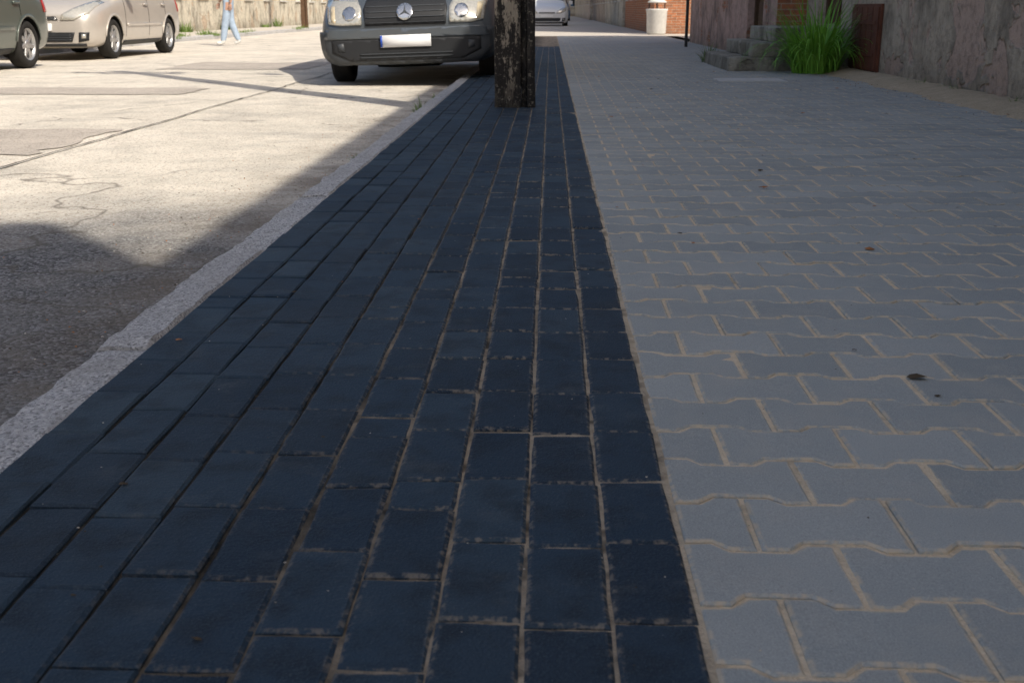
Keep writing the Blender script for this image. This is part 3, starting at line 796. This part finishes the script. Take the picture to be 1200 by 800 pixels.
def person(loc,rz):
    e=empty('walking_woman',loc,(0,0,rz))
    P=[((0,0,.95),(.15,.12)),((0,0,1.10),(.125,.09)),((.01,0,1.28),(.15,.10)),((.01,0,1.40),(.12,.085)),((.015,0,1.47),.05),((.03,0,1.53),.048),
       ((0,.09,.88),.115),((.09,.09,.50),.085),((.16,.09,.12),.066),((.18,.09,.06),.050),((.31,.10,.06),.036),
       ((0,-.09,.88),.115),((-.02,-.09,.50),.085),((-.15,-.09,.15),.066),((-.18,-.09,.09),.050),((-.07,-.10,.045),.036),
       ((.01,.17,1.39),.052),((-.08,.22,1.12),.040),((-.04,.22,.88),.027),
       ((.01,-.17,1.39),.052),((.08,-.22,1.12),.040),((.20,-.21,.90),.027)]
    E=[(0,1),(1,2),(2,3),(3,4),(4,5),(0,6),(6,7),(7,8),(8,9),(9,10),(0,11),(11,12),(12,13),(13,14),(14,15),(3,16),(16,17),(17,18),(3,19),(19,20),(20,21)]
    b=skin_mesh('body',P,E,e,0,(M_skin,M_jeans,M_top,M_shoe))
    for p in b.data.polygons:
        c=p.center; arm=abs(c.y)>.17 and c.z>.75
        if c.z<.115: m=3
        elif c.z<.98 and not arm: m=1
        elif c.z<1.45 and not (arm and c.z<1.2): m=2
        else: m=0
        p.material_index=m
    for (hx,hy,hz,dx) in ((-.04,.22,.88,.05),(.20,-.21,.90,.3)):
        d=Vector((dx,0,-1)).normalized(); w=Vector((hx,hy,hz))
        pts=[(tuple(w),(.02,.026)),(tuple(w+d*.05),(.014,.034)),(tuple(w+d*.085),(.012,.032))]; ed=[(0,1),(1,2)]
        skin_mesh('palm',pts,ed,e)
        fw=Vector((1,0,0))
        for k,l in enumerate((.062,.072,.068,.052)):
            b0=w+d*.08+fw*(.027-.018*k); pp=[(tuple(b0),.009),(tuple(b0+d*l*.55+Vector((0,-.006,0))),.008),(tuple(b0+d*l+Vector((0,-.016*(1 if hy>0 else -1),0))),.006)]
            skin_mesh('finger',pp,[(0,1),(1,2)],e,sub=1)
        b0=w+d*.03+fw*.024; skin_mesh('thumb',[(tuple(b0),.010),(tuple(b0+d*.03+fw*.02),.009),(tuple(b0+d*.055+fw*.024),.007)],[(0,1),(1,2)],e,sub=1)
    bm=bmesh.new(); bmesh.ops.create_uvsphere(bm,u_segments=32,v_segments=24,radius=.1)
    for v in bm.verts:
        x,y,z=v.co; v.co.z=z*1.18; v.co.y=y*.78*(1-.22*max(0,-z/.1)); 
        if x>0: v.co.x=x*(.92)+.018*math.exp(-((y/.014)**2))*math.exp(-((z+.012)/.022)**2)
        for sy in (-.032,.032): v.co.x-=.008*math.exp(-(((y-sy)/.014)**2)-((z-.012)/.012)**2)*(x>0)
    me=bpy.data.meshes.new('head'); bm.to_mesh(me); bm.free(); me.materials.append(M_skin)
    for p in me.polygons:p.use_smooth=True
    h=link(bpy.data.objects.new('head',me),e); h.location=(.045,0,1.62)
    for sy in (-.03,.03):
        o=lathe('eye',[(0,.011),(.008,.008),(.011,0),(.008,-.008),(0,-.011)],M_white,e,12); o.location=(.122,sy,1.633)
        o=lathe('iris',[(0,.005),(.004,.003),(.005,0),(0,-.005)],M_arch,e,10); o.location=(.131,sy,1.633)
        o=lathe('ear',[(0,.03),(.012,.02),(.016,0),(.010,-.02),(0,-.03)],M_skin,e,12); o.location=(.04,sy*2.6,1.62)
    m=Acc(); m.box((.126,-.022,1.565),(.134,.022,1.573)); m.obj('mouth',M_redl,e,bevel=.003)
    bm=bmesh.new(); bmesh.ops.create_uvsphere(bm,u_segments=28,v_segments=20,radius=.112)
    for v in bm.verts:
        x,y,z=v.co; v.co.z=z*1.15; v.co.y*=.86
        if x>.02 and z<.06: v.co.x=.02; 
        if z<-.02 and x<=0: v.co.z=z*1.7; v.co.x=x*.8-.02
    me=bpy.data.meshes.new('hair'); bm.to_mesh(me); bm.free(); me.materials.append(M_hair)
    for p in me.polygons:p.use_smooth=True
    h=link(bpy.data.objects.new('hair',me),e); h.location=(.025,0,1.635)
person((-6.95,25.0,ZR),math.radians(195))

# ---------------------------------------------------------------- light
el=math.radians(45); az=math.radians(140)
sd=Vector((math.sin(az)*math.cos(el),math.cos(az)*math.cos(el),math.sin(el)))
sl=bpy.data.lights.new('sun','SUN'); sl.energy=5; sl.angle=math.radians(.53); sl.color=(1,.92,.80)
so=link(bpy.data.objects.new('sun',sl)); so.rotation_euler=(-sd).to_track_quat('-Z','Y').to_euler(); so.location=(10,-10,20)
w=bpy.data.worlds.new('World'); scene.world=w; w.use_nodes=True
nt=w.node_tree; bg=nt.nodes['Background']; sk=nt.nodes.new('ShaderNodeTexSky'); sk.sky_type='NISHITA'; sk.sun_disc=False
sk.sun_elevation=el; sk.sun_rotation=az; sk.dust_density=4.0; sk.air_density=1.0
nt.links.new(sk.outputs[0],bg.inputs[0]); bg.inputs[1].default_value=.15
scene.view_settings.view_transform='Standard'; scene.view_settings.look='None'; scene.view_settings.exposure=0

cam=bpy.data.cameras.new('camera'); co=link(bpy.data.objects.new('camera',cam)); scene.camera=co
cam.lens=39.3; cam.sensor_width=36; cam.clip_end=2000; cam.clip_start=.05
co.location=(0,0,.669); co.rotation_euler=(math.radians(90-16.5),0,math.radians(1.89))
cam.dof.use_dof=True; cam.dof.focus_distance=3.2; cam.dof.aperture_fstop=11
